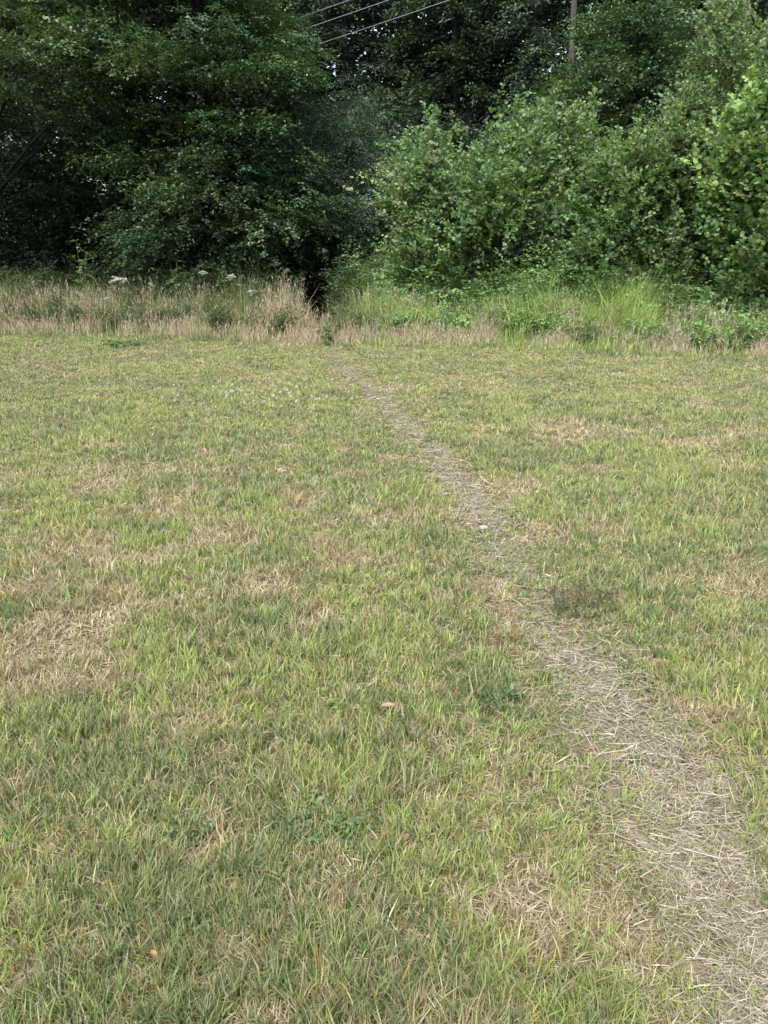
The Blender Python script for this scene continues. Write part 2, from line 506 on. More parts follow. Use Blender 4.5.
def tall_green():
    n = 120000
    x, y = band(n, -.35, 2.7)
    dd = y - edge_y(x)
    s = np.interp(x, [-11, -6, -4.6, -4.0, -3.2, -2.4, -1.6, -.9, -.4, .3, 1.2, 2.0, 2.6, 3.2, 4.2, 5.0, 6, 11], [.15, .2, .25, .6, .8, .45, .2, .25, .55, .7, .6, .65, .95, 1, .95, .5, .35, .3])
    s = np.maximum(s, .3) * np.where(dd < .5, np.where(x > -.9, .2, .4), 1)
    k = (rng.random(n) < s * sstep(.3, .6, fbm(x, y, .6, 121, 2) + .16)) & (pdist(x, y) > .3)
    x, y, dd = x[k], y[k], dd[k]; n = len(x)
    right = x > -.9; dip = .42 + .58 * sstep(.6, 4.5, pdist(x, y))
    Hh = dip * (.25 + .75 * sstep(-.3, 1.2, dd)) * np.where(right, .92, .95) * (.35 + 1.35 * fbm(x, y, .8, 131, 2)) * rng.uniform(.55, 1.15, n)
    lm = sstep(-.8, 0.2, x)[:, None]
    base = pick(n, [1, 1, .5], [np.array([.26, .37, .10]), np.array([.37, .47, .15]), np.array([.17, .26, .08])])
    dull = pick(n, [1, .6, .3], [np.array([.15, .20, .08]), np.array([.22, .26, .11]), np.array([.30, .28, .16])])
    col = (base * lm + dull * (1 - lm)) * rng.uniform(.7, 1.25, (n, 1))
    az = rng.uniform(0, 2 * PI, n)
    o = blades('tall_green_grass', np.stack([x, y, gh(x, y)], 1), az, np.abs(rng.normal(.15, .2, n)), Hh * 1.12, .013 * rng.uniform(.5, 1.2, n), col, np.abs(rng.normal(.7, .5, n)), M_grass)
    tag(o, 'tall arching bright green grass behind the dry fringe', 'tall grass', kind='stuff')


tall_green()


def undergrowth():
    """nettles, brambles and leafy weeds standing in a belt in front of the trees"""
    n = 8200
    x, y = band(n, .45, 3.9, -12, 12)
    k = (np.abs(x - np.interp(y, _py, _pc)) > np.interp(y, [14, 15.5, 18], [.18, .30, .5])) & (rng.random(n) < sstep(.25, .5, fbm(x, y, .9, 141, 2) + .08))
    x, y = x[k], y[k]; n = len(x)
    dd = y - edge_y(x)
    Hh = (.45 + .6 * sstep(.6, 2.2, dd)) * (.6 + .75 * fbm(x, y, .9, 151, 2)) * rng.uniform(.7, 1.1, n) * np.where(x > -.9, 1.22 + .25 * sstep(.8, 1.6, dd), 1.15)
    per = 9
    t = rng.uniform(.25, 1.0, (n, per))
    lean = rng.normal(0, .18, (n, 2))
    B = np.stack([x[:, None] + lean[:, :1] * t * Hh[:, None], y[:, None] + lean[:, 1:] * t * Hh[:, None], gh(x, y)[:, None] + t * Hh[:, None]], -1).reshape(-1, 3)
    a = rng.uniform(0, 2 * PI, n * per)
    D = np.stack([np.cos(a), np.sin(a), rng.uniform(-.1, .5, n * per)], 1)
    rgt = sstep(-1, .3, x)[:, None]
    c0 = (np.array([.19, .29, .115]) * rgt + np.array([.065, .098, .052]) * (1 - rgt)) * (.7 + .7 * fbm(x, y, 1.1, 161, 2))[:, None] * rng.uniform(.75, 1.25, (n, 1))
    C = np.repeat(c0, per, 0)
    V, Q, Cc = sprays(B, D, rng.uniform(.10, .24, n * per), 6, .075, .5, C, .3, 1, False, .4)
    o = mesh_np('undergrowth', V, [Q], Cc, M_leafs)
    tag(o, 'tangled belt of nettles and leafy weeds in front of the trees', 'undergrowth', kind='stuff')


undergrowth()


# ------------------------------------------------------------------ trees and shrubs
def tree(name, label, cat, base, lobes, col, n_clump=60, per=26, leaf=.075, aspect=.62, k=16, trunk_r=.16, trunk_h=None, spray=(.35, .6), flat=.5,
         updir=.0, droop=.25, six=False, stems=1, bark=None, group=None, mat=None, inner=.3, csize=.42, colvar=.25, wild=.35, tint2=None, shell=(.72, 1.04), shoots=0):
    """lobes: (x, y, z, rx, ry, rz[, weight]) bulges of the crown in world metres"""
    bx, by = base
    bz = float(gh(bx, by))
    root = thing(name, (bx, by, bz), label, cat, group)
    bark = bark or M_darkbark
    top = max(l[2] + l[5] * .7 for l in lobes)
    th = trunk_h or (top if stems == 1 else top * .62)
    tb = Tubes()
    cores = []
    for s_ in range(stems):
        a = s_ * 2.4 + 1
        sp = 0 if stems == 1 else .25
        zz = np.linspace(-.1, 1, 9)
        lean = (0 if stems == 1 else .22 * th)
        pts = np.stack([bx + sp * math.cos(a) + lean * math.cos(a) * zz + .03 * th * np.sin(zz * 5 + a) * .5, by + sp * math.sin(a) + lean * math.sin(a) * zz, bz + th * zz], 1)
        pts[0] = [bx + sp * math.cos(a) * .8, by + sp * math.sin(a) * .8, bz - .15]
        tb.add(pts, np.interp(zz, [-.1, 0, .08, 1], [1.5, 1.3, 1, .12]) * trunk_r / (1 if stems == 1 else 1.6), 8)
        cores.append(pts)
    W = np.array([(l[6] if len(l) > 6 else 1) * (l[3] * l[4] * l[5]) ** .66 for l in lobes]); W /= W.sum()
    li = rng.choice(len(lobes), n_clump, p=W)
    Lb = np.array([l[:6] for l in lobes])[li]
    dr = norm(rng.normal(0, 1, (n_clump, 3)))
    rad = np.where(rng.random(n_clump) < inner, rng.uniform(.2, .7, n_clump), rng.uniform(shell[0], shell[1], n_clump))
    cen = Lb[:, :3] + dr * Lb[:, 3:] * rad[:, None]
    cen[:, 2] = np.maximum(cen[:, 2], bz + .25)
    for c in cen[::2]:
        core = cores[rng.integers(len(cores))]
        q = core[np.argmin(np.abs(core[:, 2] - max(bz + .2, c[2] - .45 * np.hypot(c[0] - bx, c[1] - by) - .1)))]
        mid = (q + c) / 2 + np.array([0, 0, .12 * np.linalg.norm(c - q)])
        t = np.linspace(0, 1, 5)[:, None]
        p = (1 - t) ** 2 * q + 2 * t * (1 - t) * mid + t ** 2 * c
        tb.add(p, np.linspace(trunk_r * .24, .007, 5), 5)
    ctr = Lb[:, :3] * .6 + np.array([bx, by, 0]) * .4; ctr[:, 2] = cen[:, 2] - .1
    out = norm((cen - ctr) * np.array([1, 1, .5]))
    M = n_clump * per
    R = lambda a: np.repeat(a, per, axis=0)
    B = R(cen) + rng.normal(0, 1, (M, 3)) * np.array([csize, csize, csize * flat])
    D = R(out) * .9 + rng.normal(0, .55, (M, 3)) * np.array([1, 1, .5]) + np.array([0, 0, updir])
    ccol = np.array(col) * rng.uniform(1 - colvar, 1 + colvar, (n_clump, 1)) * (1 + rng.normal(0, .06, (n_clump, 3)))
    if tint2 is not None:
        mix = (rng.random(n_clump) < .3)[:, None]
        ccol = np.where(mix, np.array(tint2) * rng.uniform(.8, 1.2, (n_clump, 1)), ccol)
    SLn, CC = rng.uniform(*spray, M), R(ccol)
    if shoots:       # upright leading shoots standing out of the top of the bush
        upper = np.argsort(-(cen[:, 2] - Lb[:, 2]) / Lb[:, 5])[:max(3, n_clump // 3)]
        pick_ = rng.choice(upper, shoots)
        ln = rng.uniform(.3, .8, shoots); q = 7
        tt = np.tile(np.linspace(0, .9, q), shoots)
        ang = rng.normal(0, .22, (shoots, 2))
        ax = norm(np.concatenate([ang, np.ones((shoots, 1))], 1))
        base_ = cen[pick_] + rng.normal(0, .15, (shoots, 3)) + np.array([0, 0, .05])
        Bs_ = np.repeat(base_, q, 0) + np.repeat(ax * ln[:, None], q, 0) * tt[:, None]
        a_ = np.arange(shoots * q) * 2.4
        Ds_ = np.stack([np.cos(a_) * .6, np.sin(a_) * .6, np.full(len(a_), 1.0)], 1)
        for b_, x_, l_ in zip(base_, ax, ln): tb.add(np.stack([b_, b_ + x_ * l_ * .5, b_ + x_ * l_]), [.007, .005, .002], 4)
        B = np.concatenate([B, Bs_]); D = np.concatenate([D, Ds_])
        SLn = np.concatenate([SLn, np.repeat(ln, q) * .28 * (1.15 - .6 * tt)]); CC = np.concatenate([CC, np.repeat(ccol[pick_], q, 0) * 1.08])
    tb.build('trunk', bark, root, root)
    V, Q, C = sprays(B, D, SLn, k, leaf, aspect, CC, droop, 1.0, six, wild)
    mesh_np('crown', local(V, root), [Q], C, mat or M_leafd, root)
    return root


def lobe(px, py, Y, rx, ry, rz, wt=1):
    p = at(px, py, Y)
    return (p[0], p[1], p[2], rx, ry, rz, wt)


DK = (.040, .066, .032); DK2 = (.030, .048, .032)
# left edge
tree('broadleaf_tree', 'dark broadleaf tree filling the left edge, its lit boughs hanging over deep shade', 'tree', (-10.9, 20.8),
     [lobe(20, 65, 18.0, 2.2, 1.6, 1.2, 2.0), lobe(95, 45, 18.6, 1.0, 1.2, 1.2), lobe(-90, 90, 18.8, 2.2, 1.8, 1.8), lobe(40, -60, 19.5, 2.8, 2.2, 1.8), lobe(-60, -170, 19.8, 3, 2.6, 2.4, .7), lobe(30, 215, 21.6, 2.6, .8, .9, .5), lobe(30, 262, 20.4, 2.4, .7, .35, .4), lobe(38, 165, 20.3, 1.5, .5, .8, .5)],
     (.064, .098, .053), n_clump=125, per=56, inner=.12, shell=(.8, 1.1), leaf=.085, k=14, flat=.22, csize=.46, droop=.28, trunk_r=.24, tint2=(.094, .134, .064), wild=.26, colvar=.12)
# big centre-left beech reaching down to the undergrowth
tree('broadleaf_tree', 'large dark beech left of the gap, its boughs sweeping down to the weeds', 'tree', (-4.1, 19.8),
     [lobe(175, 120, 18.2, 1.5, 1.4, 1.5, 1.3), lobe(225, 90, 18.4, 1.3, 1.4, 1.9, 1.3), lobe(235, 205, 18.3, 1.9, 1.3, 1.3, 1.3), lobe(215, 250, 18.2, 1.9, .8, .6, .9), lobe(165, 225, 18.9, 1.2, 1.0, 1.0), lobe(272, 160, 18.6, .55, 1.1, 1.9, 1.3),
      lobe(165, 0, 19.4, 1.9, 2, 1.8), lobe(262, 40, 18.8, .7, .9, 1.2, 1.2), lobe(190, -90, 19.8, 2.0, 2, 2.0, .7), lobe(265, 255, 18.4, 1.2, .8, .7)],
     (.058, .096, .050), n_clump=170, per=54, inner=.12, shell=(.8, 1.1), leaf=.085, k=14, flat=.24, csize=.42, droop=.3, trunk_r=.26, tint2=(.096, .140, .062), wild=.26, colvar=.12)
# shaded trees filling the space behind those two
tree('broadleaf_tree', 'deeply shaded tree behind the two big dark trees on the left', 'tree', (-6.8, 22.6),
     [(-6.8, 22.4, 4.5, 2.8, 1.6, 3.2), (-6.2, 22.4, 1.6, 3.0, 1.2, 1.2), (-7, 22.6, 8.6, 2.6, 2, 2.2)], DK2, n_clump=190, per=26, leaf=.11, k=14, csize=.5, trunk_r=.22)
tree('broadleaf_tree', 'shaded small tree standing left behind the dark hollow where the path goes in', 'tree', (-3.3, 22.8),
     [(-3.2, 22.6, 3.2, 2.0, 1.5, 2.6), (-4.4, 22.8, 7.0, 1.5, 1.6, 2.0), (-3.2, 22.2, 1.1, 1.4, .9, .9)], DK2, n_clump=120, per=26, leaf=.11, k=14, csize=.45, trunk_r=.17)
# feathery grey-green tree beside the gap
tree('feathery_tree', 'feathery grey-green tree with drooping fronds beside the gap in the wood', 'tree', (-.9, 21.3),
     [lobe(345, 225, 19.9, 1.1, .9, .9, 1.4), lobe(350, 165, 20.6, 1.1, 1.0, 1.3, 1.2), lobe(345, 120, 20.8, .7, .9, .8), lobe(385, 190, 20.4, .9, .9, 1.3), lobe(365, 262, 19.4, .8, .6, .5)],
     (.072, .108, .074), n_clump=110, per=26, leaf=.075, aspect=.34, k=18, spray=(.4, .75), flat=.3, csize=.38, droop=.5, trunk_r=.14, colvar=.3)

# dark conifers of the wood
def conifer(label, x, y, h, r, col, n=46, zb=.6, sparse=1.35, tr=.2, group=None, name='conifer_tree', bark=None, leaf=.12):
    bz = float(gh(x, y))
    root = thing(name, (x, y, bz), label, 'tree', group)
    tb = Tubes()
    z = np.linspace(-.02, 1, 10)
    cx = x + .25 * np.sin(z * 3 + x); cy = y + 0 * z
    tb.add(np.stack([cx, cy, bz + z * h], 1), np.interp(z, [-.02, .02, 1], [tr * 1.4, tr, .03]), 9)
    nb = int(n * 2.6)
    zz = zb + (h - zb) * (np.arange(nb) + rng.random(nb)) / nb
    a = np.arange(nb) * 2.4 + rng.normal(0, .5, nb)
    ln = r * (1 - ((zz - zb) / (h - zb)) ** 1.6 * .88) * rng.uniform(.6, 1.15, nb)
    Bs, Ds, Cs = [], [], []
    for i in range(nb):
        m = 7
        t = np.linspace(0, 1, m)
        d = np.array([math.cos(a[i]), math.sin(a[i])])
        x0 = np.interp(zz[i] / h, z, cx)
        p = np.stack([x0 + d[0] * t * ln[i], y + d[1] * t * ln[i], bz + zz[i] + .25 * ln[i] * t - .42 * ln[i] * t ** 2], 1)
        tb.add(p, np.linspace(.035, .008, m), 4)
        nf = int(34 * sparse * ln[i] / r) + 8
        q = rng.uniform(.12, 1, nf) ** .8
        pos = np.stack([np.interp(q, t, p[:, j]) for j in range(3)], 1)
        sd = np.where(rng.random(nf) < .5, 1, -1)
        dv = np.stack([d[0] * .7 - d[1] * sd * .8, d[1] * .7 + d[0] * sd * .8, -.2 + rng.normal(0, .15, nf)], 1)
        Bs.append(pos + rng.normal(0, .10, (nf, 3))); Ds.append(dv); Cs.append(np.repeat(np.array(col)[None] * rng.uniform(.7, 1.35), nf, 0))
    tb.build('trunk', bark or M_darkbark, root, root)
    B = np.concatenate(Bs)
    V, Q, C = sprays(B, np.concatenate(Ds), rng.uniform(.4, .85, len(B)), 10, leaf * 1.25, .42, np.concatenate(Cs), .3, 1, False, .35)
    mesh_np('crown', local(V, root), [Q], C, M_leafd, root)
    return root


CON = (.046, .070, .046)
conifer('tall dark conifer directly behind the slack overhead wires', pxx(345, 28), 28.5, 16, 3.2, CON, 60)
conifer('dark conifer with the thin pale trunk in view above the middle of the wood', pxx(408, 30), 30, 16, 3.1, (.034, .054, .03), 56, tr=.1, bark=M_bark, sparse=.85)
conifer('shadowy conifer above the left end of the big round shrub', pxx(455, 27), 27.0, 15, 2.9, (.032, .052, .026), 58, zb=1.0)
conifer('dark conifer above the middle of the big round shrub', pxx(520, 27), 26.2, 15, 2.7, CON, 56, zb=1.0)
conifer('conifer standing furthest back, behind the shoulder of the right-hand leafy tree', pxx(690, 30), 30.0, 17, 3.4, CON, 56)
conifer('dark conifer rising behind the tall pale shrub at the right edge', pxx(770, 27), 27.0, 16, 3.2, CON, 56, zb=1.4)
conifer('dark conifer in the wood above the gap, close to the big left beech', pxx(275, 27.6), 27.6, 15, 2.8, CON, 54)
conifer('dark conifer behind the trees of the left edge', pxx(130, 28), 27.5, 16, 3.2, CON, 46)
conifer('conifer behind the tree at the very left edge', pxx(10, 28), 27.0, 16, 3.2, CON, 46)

# the bare straight pine trunk
r0 = thing('pine_tree', (float(at(573, 40, 24.2)[0]), 24.2, .1), 'tall pine with a straight bare grey trunk rising above the round shrub', 'tree')
tb = Tubes(); z = np.linspace(0, 15, 14); X0 = r0.location[0]
tb.add(np.stack([X0 + .05 * np.sin(z * .5), 24.2 + 0 * z, z], 1), np.interp(z, [0, 1, 15], [.17, .12, .05]), 12)
for zz_, aa in ((5.3, .3), (6.1, 2.8), (7.4, .2), (8.2, 3.4), (9, 1.2)):
    t = np.linspace(0, 1, 4)
    tb.add(np.stack([X0 + math.cos(aa) * t * .8, 24.2 + math.sin(aa) * t * .8, zz_ + .2 * t], 1), np.linspace(.02, .006, 4), 5)
tb.build('trunk', M_bark, r0, r0)
B = np.array([X0, 24.2, 12.6]) + rng.normal(0, 1, (900, 3)) * np.array([1.3, 1.3, 1.4])
V, Q, C = sprays(B, rng.normal(0, 1, (900, 3)), .5, 12, .12, .3, np.repeat([[.035, .055, .03]], 900, 0))
mesh_np('crown', local(V, r0), [Q], C, M_leafd, r0)

# mid-green broadleaf behind the right shrubs
tree('broadleaf_tree', 'mid green broadleaf tree rising behind the right-hand shrubs', 'tree', (pxx(640, 21.5), 21.6),
     [lobe(630, 75, 20.8, 1.6, 1.1, 1.1, 1.3), lobe(600, 130, 20.4, 1.4, 1.0, .9, 1.2), lobe(690, 110, 20.6, 1.2, 1.0, 1.2), lobe(645, 20, 21.4, 1.3, 1.1, 1.0, .9), lobe(640, 200, 20.6, 2.2, .9, 1.6)],
     (.060, .100, .048), n_clump=120, per=36, leaf=.085, k=14, csize=.36, droop=.25, trunk_r=.16, tint2=(.08, .13, .055))

# the right-hand shrubs
SH = (.165, .232, .122)
shr = dict(mat=M_leafs, six=True, bark=M_bark, stems=5, trunk_r=.09, aspect=.78, updir=.6, flat=1.25, shoots=110, droop=.12, wild=.45, colvar=.15)
tree('hazel_shrub', 'big round green shrub in the middle, right of the gap', 'shrub', (pxx(495, 17.2), 17.3),
     [lobe(490, 188, 16.9, 1.5, 1.2, 1.15, 1.3), lobe(545, 170, 17.1, .9, 1.1, .95, 1.1), lobe(425, 195, 16.8, .8, .9, .9, 1.1), lobe(555, 225, 16.7, .8, .9, .9), lobe(480, 235, 16.5, 1.7, .9, .8, 1.1), lobe(415, 235, 16.5, .6, .7, .6)],
     SH, n_clump=165, per=27, leaf=.085, k=10, csize=.20, spray=(.22, .5), tint2=(.16, .235, .10), **shr)
tree('hazel_shrub', 'leafy green shrub between the big round shrub and the tall pale one', 'shrub', (pxx(645, 16.2), 16.3),
     [lobe(630, 215, 15.8, .9, .9, 1.1, 1.2), lobe(665, 190, 15.9, .9, .9, 1.2, 1.2), lobe(610, 250, 15.5, .8, .7, .6), lobe(680, 260, 15.2, .9, .7, .6), lobe(612, 190, 16.0, .4, .6, .6, .5), lobe(705, 220, 15.6, .7, .7, 1.1)],
     (.14, .205, .10), n_clump=120, per=26, leaf=.08, k=10, csize=.19, spray=(.22, .45), tint2=(.165, .235, .10), **shr)
tree('hazel_shrub', 'tall pale shrub with upright shoots rising at the right edge', 'shrub', (pxx(735, 15.9), 16.0),
     [lobe(715, 95, 15.9, .65, .7, .95, 1.3), lobe(745, 60, 16.1, .6, .7, .7, 1.1), lobe(700, 150, 15.7, .7, .7, .8, 1.1), lobe(760, 120, 15.8, .7, .8, 1.1), lobe(800, 70, 16.2, .8, .9, 1.0), lobe(735, 210, 15.6, 1.0, .8, 1.3)],
     (.155, .225, .115), n_clump=115, per=24, leaf=.065, k=11, csize=.19, spray=(.25, .55), tint2=(.18, .245, .11), **{**shr, 'updir': 1.0, 'shoots': 160})
tree('maple_shrub', 'broad-leaved bright green shrub cut by the right edge of the photo', 'shrub', (pxx(790, 14.3), 14.4),
     [lobe(765, 150, 14.0, .6, .6, .7, 1.2), lobe(785, 210, 13.9, .8, .7, .8, 1.2), lobe(740, 200, 14.0, .45, .5, .5), lobe(765, 265, 13.8, .8, .6, .5), lobe(820, 160, 14.2, .7, .8, 1.0)],
     (.135, .215, .085), n_clump=95, per=20, leaf=.092, k=9, csize=.24, spray=(.2, .4), tint2=(.20, .29, .10), **{**shr, 'aspect': .9})
# dark hedge foot behind the shrubs
tree('broadleaf_tree', 'low shaded tree filling in behind the foot of the right-hand shrubs', 'tree', (3.2, 19.6),
     [(1.6, 19.2, 1.7, 1.6, .9, 1.5), (4.0, 19.0, 2.0, 2.0, .9, 1.8), (6.6, 18.6, 2.2, 1.8, .9, 2.0), (8.6, 18.4, 2.5, 2.0, 1, 2.2)], (.045, .072, .03), n_clump=120, per=22, leaf=.10, k=14, csize=.45, trunk_r=.15)


def distant_woods():
    # shaded young growth under and behind the trees
    n = 2600; per = 14
    x = rng.uniform(-16, 15, n); y = rng.uniform(20.5, 31, n); z = rng.uniform(.1, 1, n) * (3.0 + 2.6 * vnoise(x, y, 2.2, 13))
    k = np.abs(x - np.interp(y, _py, _pc)) > np.where(y < 24, .55, 0); x, y, z = x[k], y[k], z[k]; n = len(x)
    B = np.repeat(np.stack([x, y, z], 1), per, 0) + rng.normal(0, 1, (n * per, 3)) * np.array([.5, .5, .3])
    D = rng.normal(0, 1, (n * per, 3)) * np.array([1, 1, .3])
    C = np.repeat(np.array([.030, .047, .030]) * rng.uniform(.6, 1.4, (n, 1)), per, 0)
    V, Q, C = sprays(B, D, .6, 9, .13, .6, C, .3)
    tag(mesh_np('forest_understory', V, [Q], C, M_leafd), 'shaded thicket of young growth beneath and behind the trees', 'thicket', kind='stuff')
    n = 2600
    x = rng.uniform(-34, 34, n); y = rng.uniform(33, 44, n); z = rng.uniform(.2, 1, n) ** .8 * (15.5 + 3 * vnoise(x, y, 4, 3))
    per = 16
    B = np.repeat(np.stack([x, y, z], 1), per, 0) + rng.normal(0, 1, (n * per, 3)) * np.array([1.0, 1.0, .45])
    D = rng.normal(0, 1, (n * per, 3)) * np.array([1, 1, .3])
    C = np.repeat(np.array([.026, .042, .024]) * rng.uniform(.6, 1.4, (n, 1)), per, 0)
    V, Q, C = sprays(B, D, .9, 9, .30, .55, C, .3)
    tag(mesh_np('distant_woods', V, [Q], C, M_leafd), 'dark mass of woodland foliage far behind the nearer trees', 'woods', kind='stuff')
    # side thickets so the wood carries on past both sides of the picture
    n = 620
    x = np.concatenate([rng.uniform(-22, -11.5, n // 2), rng.uniform(10.5, 21, n - n // 2)]); y = rng.uniform(16.5, 30, n); z = rng.uniform(.3, 9, n)
    B = np.repeat(np.stack([x, y, z], 1), per, 0) + rng.normal(0, 1, (n * per, 3)) * np.array([.8, .8, .45])
    D = rng.normal(0, 1, (n * per, 3)) * np.array([1, 1, .3])
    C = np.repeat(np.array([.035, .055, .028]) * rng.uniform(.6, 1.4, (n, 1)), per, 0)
    V, Q, C = sprays(B, D, .7, 9, .2, .55, C, .3)
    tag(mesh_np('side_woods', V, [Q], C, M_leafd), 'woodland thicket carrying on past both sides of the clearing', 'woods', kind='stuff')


distant_woods()

# ------------------------------------------------------------------ overhead wires
def wire(label, A, Bp):
    Ya = 26.0
    a = at(A[0], A[1], Ya)
    d = ray(*Bp); t = (a[2] - CAMZ) / d[2]
    b = np.array([0, 0, CAMZ]) + d * t
    dv = (b - a) / (a[1] - b[1])            # per metre towards the camera
    s = np.linspace(-9, 40, 60)
    p = a + dv * s[:, None]
    p[:, 2] += .0012 * (s - 2.5) ** 2 - .0012 * 6
    root = thing('overhead_wire', tuple(a), label, 'wire', 'overhead wires')
    tb = Tubes(); tb.add(p, np.full(60, .009), 6)
    tb.build('cable', M_wire, root, root)


wire('lowest and longest of the overhead wires in front of the dark wood', (319, 44), (449, 0))
wire('middle overhead wire crossing in front of the dark wood', (306, 28.5), (388, 0))
wire('topmost and shortest-looking overhead wire in the top edge', (311, 13.7), (349, 0))


# ------------------------------------------------------------------ single plants of the rough edge
def weed(name, label, cat, px, py_top, Y, col, stems=4, leaf=.09, spread=.14, aspect=.6, k=7, h=None, group=None, mat=None, per=9, t0=.3):
    top = at(px, py_top, Y)
    x, y = top[0], top[1]; bz = float(gh(x, y)); H = h or (top[2] - bz)
    root = thing(name, (x, y, bz), label, cat, group)
    tb = Tubes(); Bs = []; Ds = []
    for s_ in range(stems):
        a = rng.uniform(0, 2 * PI); ln = rng.uniform(0, spread); hh = H * rng.uniform(.72, 1) if s_ else H
        t = np.linspace(0, 1, 6)
        p = np.stack([x + math.cos(a) * ln * t ** 1.5, y + math.sin(a) * ln * t ** 1.5, bz - .02 + hh * t], 1)
        tb.add(p, np.linspace(.008, .003, 6), 5)
        q = np.linspace(t0, 1, per)
        pos = np.stack([np.interp(q, t, p[:, j]) for j in range(3)], 1)
        an = np.arange(per) * 2.4 + a
        Bs.append(pos); Ds.append(np.stack([np.cos(an), np.sin(an), .25 + 0 * an], 1))
    stem_m = tb.build('stem', M_stem, root, root)
    B = np.concatenate(Bs)
    V, Q, C = sprays(B, np.concatenate(Ds), leaf * 2.0, k, leaf, aspect, np.repeat(np.array([col]), len(B), 0), .2, 1, True, .4)
    mesh_np('leaves', local(V, root), [Q], C, mat or M_leafs, root)
    return root


M_stem = mat_noise('green stem', [(.3, (.07, .10, .035)), (.7, (.14, .17, .07))], 8)
weed('sapling', 'small pale green sapling in front of the dark hollow at far left', 'sapling', 76, 240, 17.3, (.14, .20, .07), 3, .085, .22, k=6)
weed('leafy_weed', 'upright leafy grey-green weed behind the dry grass, right of the pale sapling', 'weed', 172, 262, 16.8, (.10, .155, .08), 3, .075, .12)
weed('leafy_weed', 'tall weed with round leaves just left of the gap, behind the grass', 'weed', 236, 258, 17.2, (.085, .13, .06), 3, .08, .2)
weed('leafy_weed', 'slim tall weed standing in the shade behind the white flowers', 'weed', 122, 240, 17.4, (.06, .09, .045), 1, .07, .1)
weed('leafy_weed', 'low soft green weed closing over the far end of the path', 'weed', 328, 322, 14.6, (.13, .18, .08), 7, .045, .35, per=9, t0=.1)
weed('nettle_clump', 'dark green nettle clump showing through the dry grass on the left', 'nettles', 213, 300, 15.4, (.075, .11, .055), 9, .055, .3, per=12)
weed('nettle_clump', 'dark green nettle clump hanging over the path entrance', 'nettles', 283, 303, 15.3, (.11, .15, .07), 7, .05, .45, per=12)
weed('bramble_bush', 'bramble with broad pale leaves at the foot of the big round shrub', 'bramble', 432, 266, 16.0, (.14, .23, .10), 7, .085, .6, per=9)
weed('bramble_bush', 'bramble mound with pale arching tops left of the bright tall grass', 'bramble', 520, 276, 15.3, (.12, .20, .09), 7, .08, .6, per=9)
weed('bramble_bush', 'bramble mound with pale arching tops behind the bright tall grass', 'bramble', 605, 276, 14.9, (.14, .23, .11), 7, .085, .7, per=9)
weed('bramble_bush', 'broad-leaved bramble at the right edge of the field', 'bramble', 752, 303, 13.4, (.14, .22, .09), 6, .10, .5, per=7)
weed('leafy_weed', 'dark leafy weed in front of the bright tall grass', 'weed', 585, 322, 13.7, (.085, .12, .06), 5, .05, .55)
weed('bracken_clump', 'grey-green bracken clump right of the bright tall grass', 'bracken', 672, 285, 14.4, (.10, .15, .09), 8, .07, .6, aspect=.3, k=12)


def hogweed(label, px, py, Y, size, group=None):
    top = at(px, py, Y); x, y, zt = top; bz = float(gh(x, y))
    root = thing('hogweed', (x, y, bz), label, 'wildflower', group)
    tb = Tubes(); t = np.linspace(0, 1, 6)
    tb.add(np.stack([x + .03 * np.sin(3 * t), y + 0 * t, bz - .02 + (zt - bz - .06) * t], 1), np.linspace(.009, .005, 6), 6)
    sx = x + .03 * math.sin(3)
    n = 18; an = np.arange(n) * 2.4; rr = size * np.sqrt((np.arange(n) + .5) / n)
    ends = np.stack([sx + rr * np.cos(an), y + rr * np.sin(an), zt - .03 * (rr / size) ** 2 + rng.normal(0, .18, n) * size + .25 * rr * np.sin(an)], 1)
    for e in ends: tb.add(np.stack([np.array([sx, y, zt - .06]), e]), [.003, .002], 4)
    tb.build('stem', M_stem, root, root)
    m = 14
    P = np.repeat(ends, m, 0) + rng.normal(0, size * .14, (n * m, 3)) * np.array([1, 1, .5])
    a = rng.uniform(0, 2 * PI, n * m)
    V, Q, C = leaves(P, np.stack([np.cos(a), np.sin(a), .2 + 0 * a], 1), np.tile([[0, 0, 1.]], (n * m, 1)) + rng.normal(0, .3, (n * m, 3)), size * .3, size * .26, np.repeat([[.52, .54, .49]], n * m, 0))
    mesh_np('flower_head', local(V, root), [Q], C, M_petal, root)
    B = np.array([[x, y, bz + .3], [x, y, bz + .5]]); V, Q, C = sprays(B, np.array([[.7, -.5, .3], [-.7, -.5, .3]]), .3, 7, .12, .6, np.repeat([[.08, .12, .05]], 2, 0), six=True)
    mesh_np('leaves', local(V, root), [Q], C, M_leafs, root)


hogweed('largest and brightest white hogweed flower, above the dry grass on the left', 118, 279, 16.4, .15)
hogweed('small white hogweed flower level with the bright one, half way to the gap', 203, 272, 16.6, .08)
hogweed('pale hogweed flower head low against the green blades left of the gap', 231, 276, 16.4, .09)
hogweed('faded flat hogweed flower close above the pinkish dry grass', 252, 291, 16.0, .08)
hogweed('tiny white hogweed flower just below the largest one', 106, 298, 16.1, .05)
hogweed('greyish hogweed flower in the shade beside the dark hollow', 275, 264, 17.6, .10)
hogweed('smaller greyish hogweed flower nearest the dark hollow', 287, 270, 17.5, .07)

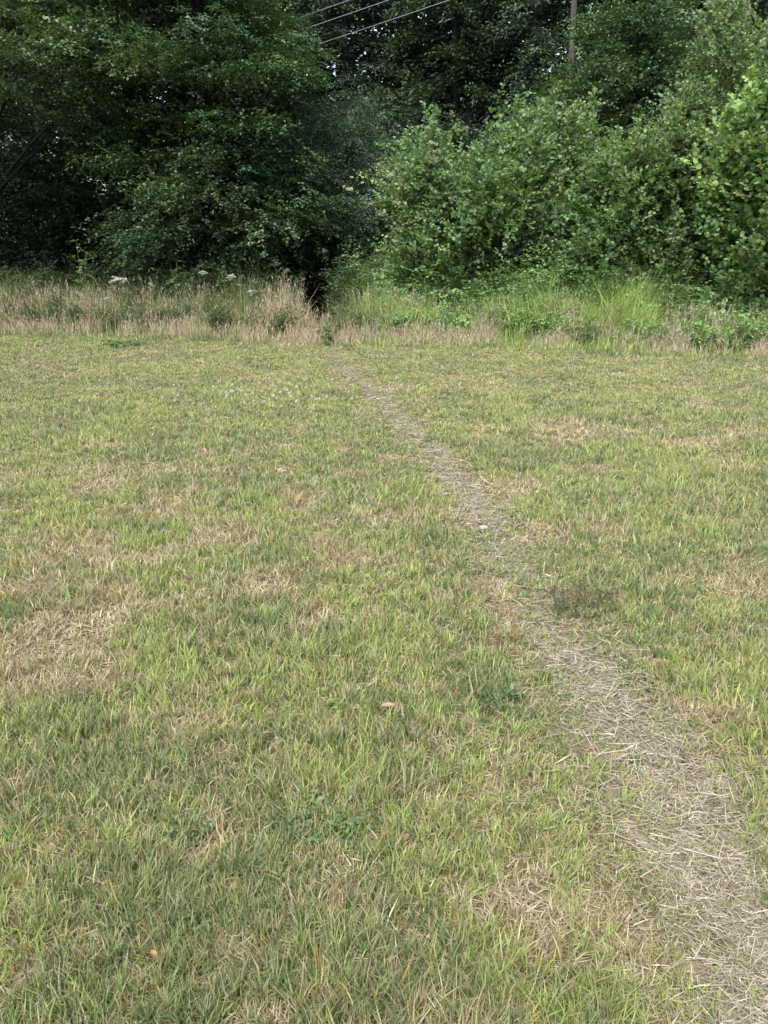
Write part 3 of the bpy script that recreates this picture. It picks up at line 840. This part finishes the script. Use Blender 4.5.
# ------------------------------------------------------------------ small things in the lawn
def clump(name, label, cat, px, py, r, n, leaf, aspect, col, lift=.03, heads=None, n_heads=0):
    x, y = on_ground(px, py); bz = float(gh(x, y))
    root = thing(name, (x, y, bz), label, cat)
    a = rng.uniform(0, 2 * PI, n); q = np.sqrt(rng.random(n)) * r
    B = np.stack([q * np.cos(a) * 1.3, q * np.sin(a), rng.uniform(.2, 1, n) * lift], 1)
    D = np.stack([np.cos(a), np.sin(a), rng.uniform(.1, .8, n)], 1)
    V, Q, C = sprays(B, D, leaf * 1.8, 5, leaf, aspect, np.repeat(np.array([col]), n, 0), .1, 1, True, .3)
    mesh_np('leaves', V, [Q], C, M_grass, root)
    if heads is not None:
        tb = Tubes(); Pn = []
        for i in range(n_heads):
            a_ = rng.uniform(0, 2 * PI); q_ = math.sqrt(rng.random()) * r
            b = np.array([q_ * math.cos(a_) * 1.5, q_ * math.sin(a_), 0]); t = b * 1.15 + np.array([0, 0, rng.uniform(.07, .12)])
            tb.add(np.stack([b, (b + t) / 2 + .004, t]), [.0016, .0013, .001], 4); Pn.append(t)
        tb.build('stem', M_stem, root)
        Pn = np.array(Pn); m = 26
        P = np.repeat(Pn, m, 0); dr = norm(rng.normal(0, 1, (len(P), 3)))
        P = P + dr * np.array([.005, .005, .009])
        V, Q, C = leaves(P, dr + np.array([0, 0, .5]), rng.normal(0, 1, (len(P), 3)), .009, .005, np.array(heads)[rng.integers(len(heads), size=len(P))] * rng.uniform(.7, 1.2, (len(P), 1)))
        mesh_np('flower_heads', V, [Q], C, M_petal, root)
    return root


clump('selfheal_plant', 'low clump of purplish brown flower heads beside the path', 'wildflower', 582, 610, .10, 34, .02, .55, (.12, .12, .07), .05,
      [(.13, .085, .07), (.17, .09, .09), (.09, .065, .05), (.24, .18, .13)], 40)
clump('leafy_weed', 'fresh green leafy weed next to the dry patch in the near grass', 'weed', 326, 822, .09, 60, .02, .5, (.12, .185, .08), .03)
clump('leafy_weed', 'small yellow-green star-shaped weed left of the fallen leaf', 'weed', 350, 708, .03, 14, .03, .35, (.24, .31, .09), .022)
clump('leafy_weed', 'blue-green tuft of fine leaves left of the dry patch', 'weed', 190, 836, .03, 26, .02, .3, (.12, .20, .08), .035)
clump('dock_plant', 'small reddish dock plant on the left verge of the path', 'weed', 504, 640, .035, 10, .026, .3, (.20, .12, .07), .06)
clump('leafy_weed', 'dark leafy weed on the left verge of the path, below the reddish dock', 'weed', 500, 702, .05, 26, .022, .5, (.06, .11, .04), .04)
clump('leafy_weed', 'dark green flat weed patch at the far left of the field', 'weed', 122, 347, .25, 60, .06, .5, (.08, .15, .05), .06)


def fallen_leaf(label, px, py, size, col, rz):
    x, y = on_ground(px, py); z = float(gh(x, y)) + .045
    n = 14; t = np.linspace(0, 1, n // 2 + 1)
    w_ = np.sin(t * PI) ** .8 * .2 * size
    rows = []
    for s_ in (-1, -.5, 0, .5, 1):
        rows.append(np.stack([(t - .5) * size, s_ * w_, .18 * size * (s_ ** 2) * np.sin(t * PI) + .12 * size * (t - .5) ** 2 * 4], 1))
    V = np.concatenate(rows); m = len(t)
    Q = np.array([[r * m + i, r * m + i + 1, (r + 1) * m + i + 1, (r + 1) * m + i] for r in range(4) for i in range(m - 1)])
    C = np.array([col]) * (1 + .25 * rng.normal(0, .5, (len(V), 1)))
    o = mesh_np('fallen_leaf', V, [Q], np.clip(C, .02, 1), M_straw, None, True)
    sm = o.modifiers.new('thick', 'SOLIDIFY'); sm.thickness = .0006
    o.location = (x, y, z); o.rotation_euler = (.15, .1, rz)
    tag(o, label, 'leaf')


fallen_leaf('curled tan fallen leaf lying on the green grass in the middle of the field', 388, 716, .055, (.30, .21, .13), .3)
fallen_leaf('rust-brown fallen leaf in the near grass, left of the straw path', 406, 846, .03, (.22, .12, .075), 1.2)
fallen_leaf('orange leaf blade in the grass at the bottom left', 156, 968, .022, (.34, .19, .08), -.6)
fallen_leaf('pinkish dead leaf standing in grass right of the purplish flowers', 648, 597, .045, (.48, .30, .18), .9)


def stone(label, px, py, s):
    import bmesh
    x, y = on_ground(px, py)
    bm = bmesh.new(); bmesh.ops.create_icosphere(bm, subdivisions=3, radius=s)
    for v in bm.verts:
        f = 1 + .3 * (float(vnoise(v.co.x * 40 / (s * 60), v.co.y * 40 / (s * 60) + v.co.z * 50, 1, 7)) - .5)
        v.co = v.co * f; v.co.z *= .5; v.co.x *= 1.35
    me = bpy.data.meshes.new('stone'); bm.to_mesh(me); bm.free()
    for p in me.polygons: p.use_smooth = True
    me.materials.append(M_stone)
    o = bpy.data.objects.new('stone', me); COL.objects.link(o)
    o.location = (x, y, float(gh(x, y)) + s * .35 + .006); o.rotation_euler = (0, .1, random.uniform(0, 3))
    tag(o, label, 'stone')


stone('flat pale stone on the path where it widens mid-field', 484, 527, .026)
stone('small white stone further up the path on its left side', 446, 494, .018)
stone('tiny pale stone between the two others on the path', 449, 505, .012)

# clover flowers: counted, each a thing of its own
x, y = on_ground(290, 392)
c0 = thing('clover_flower', (0, 0, 0), 'small white clover flower in the left middle of the lawn', 'wildflower', 'white clover flowers in the lawn')
tb = Tubes(); tb.add(np.array([[0, 0, 0], [.003, 0, .04], [.002, 0, .075]]), [.0015, .0013, .001], 4); tb.build('stem', M_stem, c0)
dr = norm(rng.normal(0, 1, (70, 3)))
V, Q, C = leaves(dr * .007 + np.array([0, 0, .08]), dr + np.array([0, 0, .4]), rng.normal(0, 1, (70, 3)), .010, .006, np.repeat([[.62, .62, .55]], 70, 0))
mesh_np('flower_head', V, [Q], C, M_petal, c0)
for i in range(60):
    px_, py_ = random.gauss(262, 45), random.gauss(397, 10)
    if i > 46: px_, py_ = random.uniform(20, 420), random.uniform(372, 420)
    gx, gy = on_ground(px_, py_)
    if i == 0:
        c0.location = (gx, gy, float(gh(gx, gy)))
        continue
    r = c0.copy(); COL.objects.link(r); r.location = (gx, gy, float(gh(gx, gy))); r.rotation_euler = (random.uniform(-.2, .2), random.uniform(-.2, .2), random.uniform(0, 6))
    for ch in c0.children:
        c = ch.copy(); COL.objects.link(c); c.parent = r
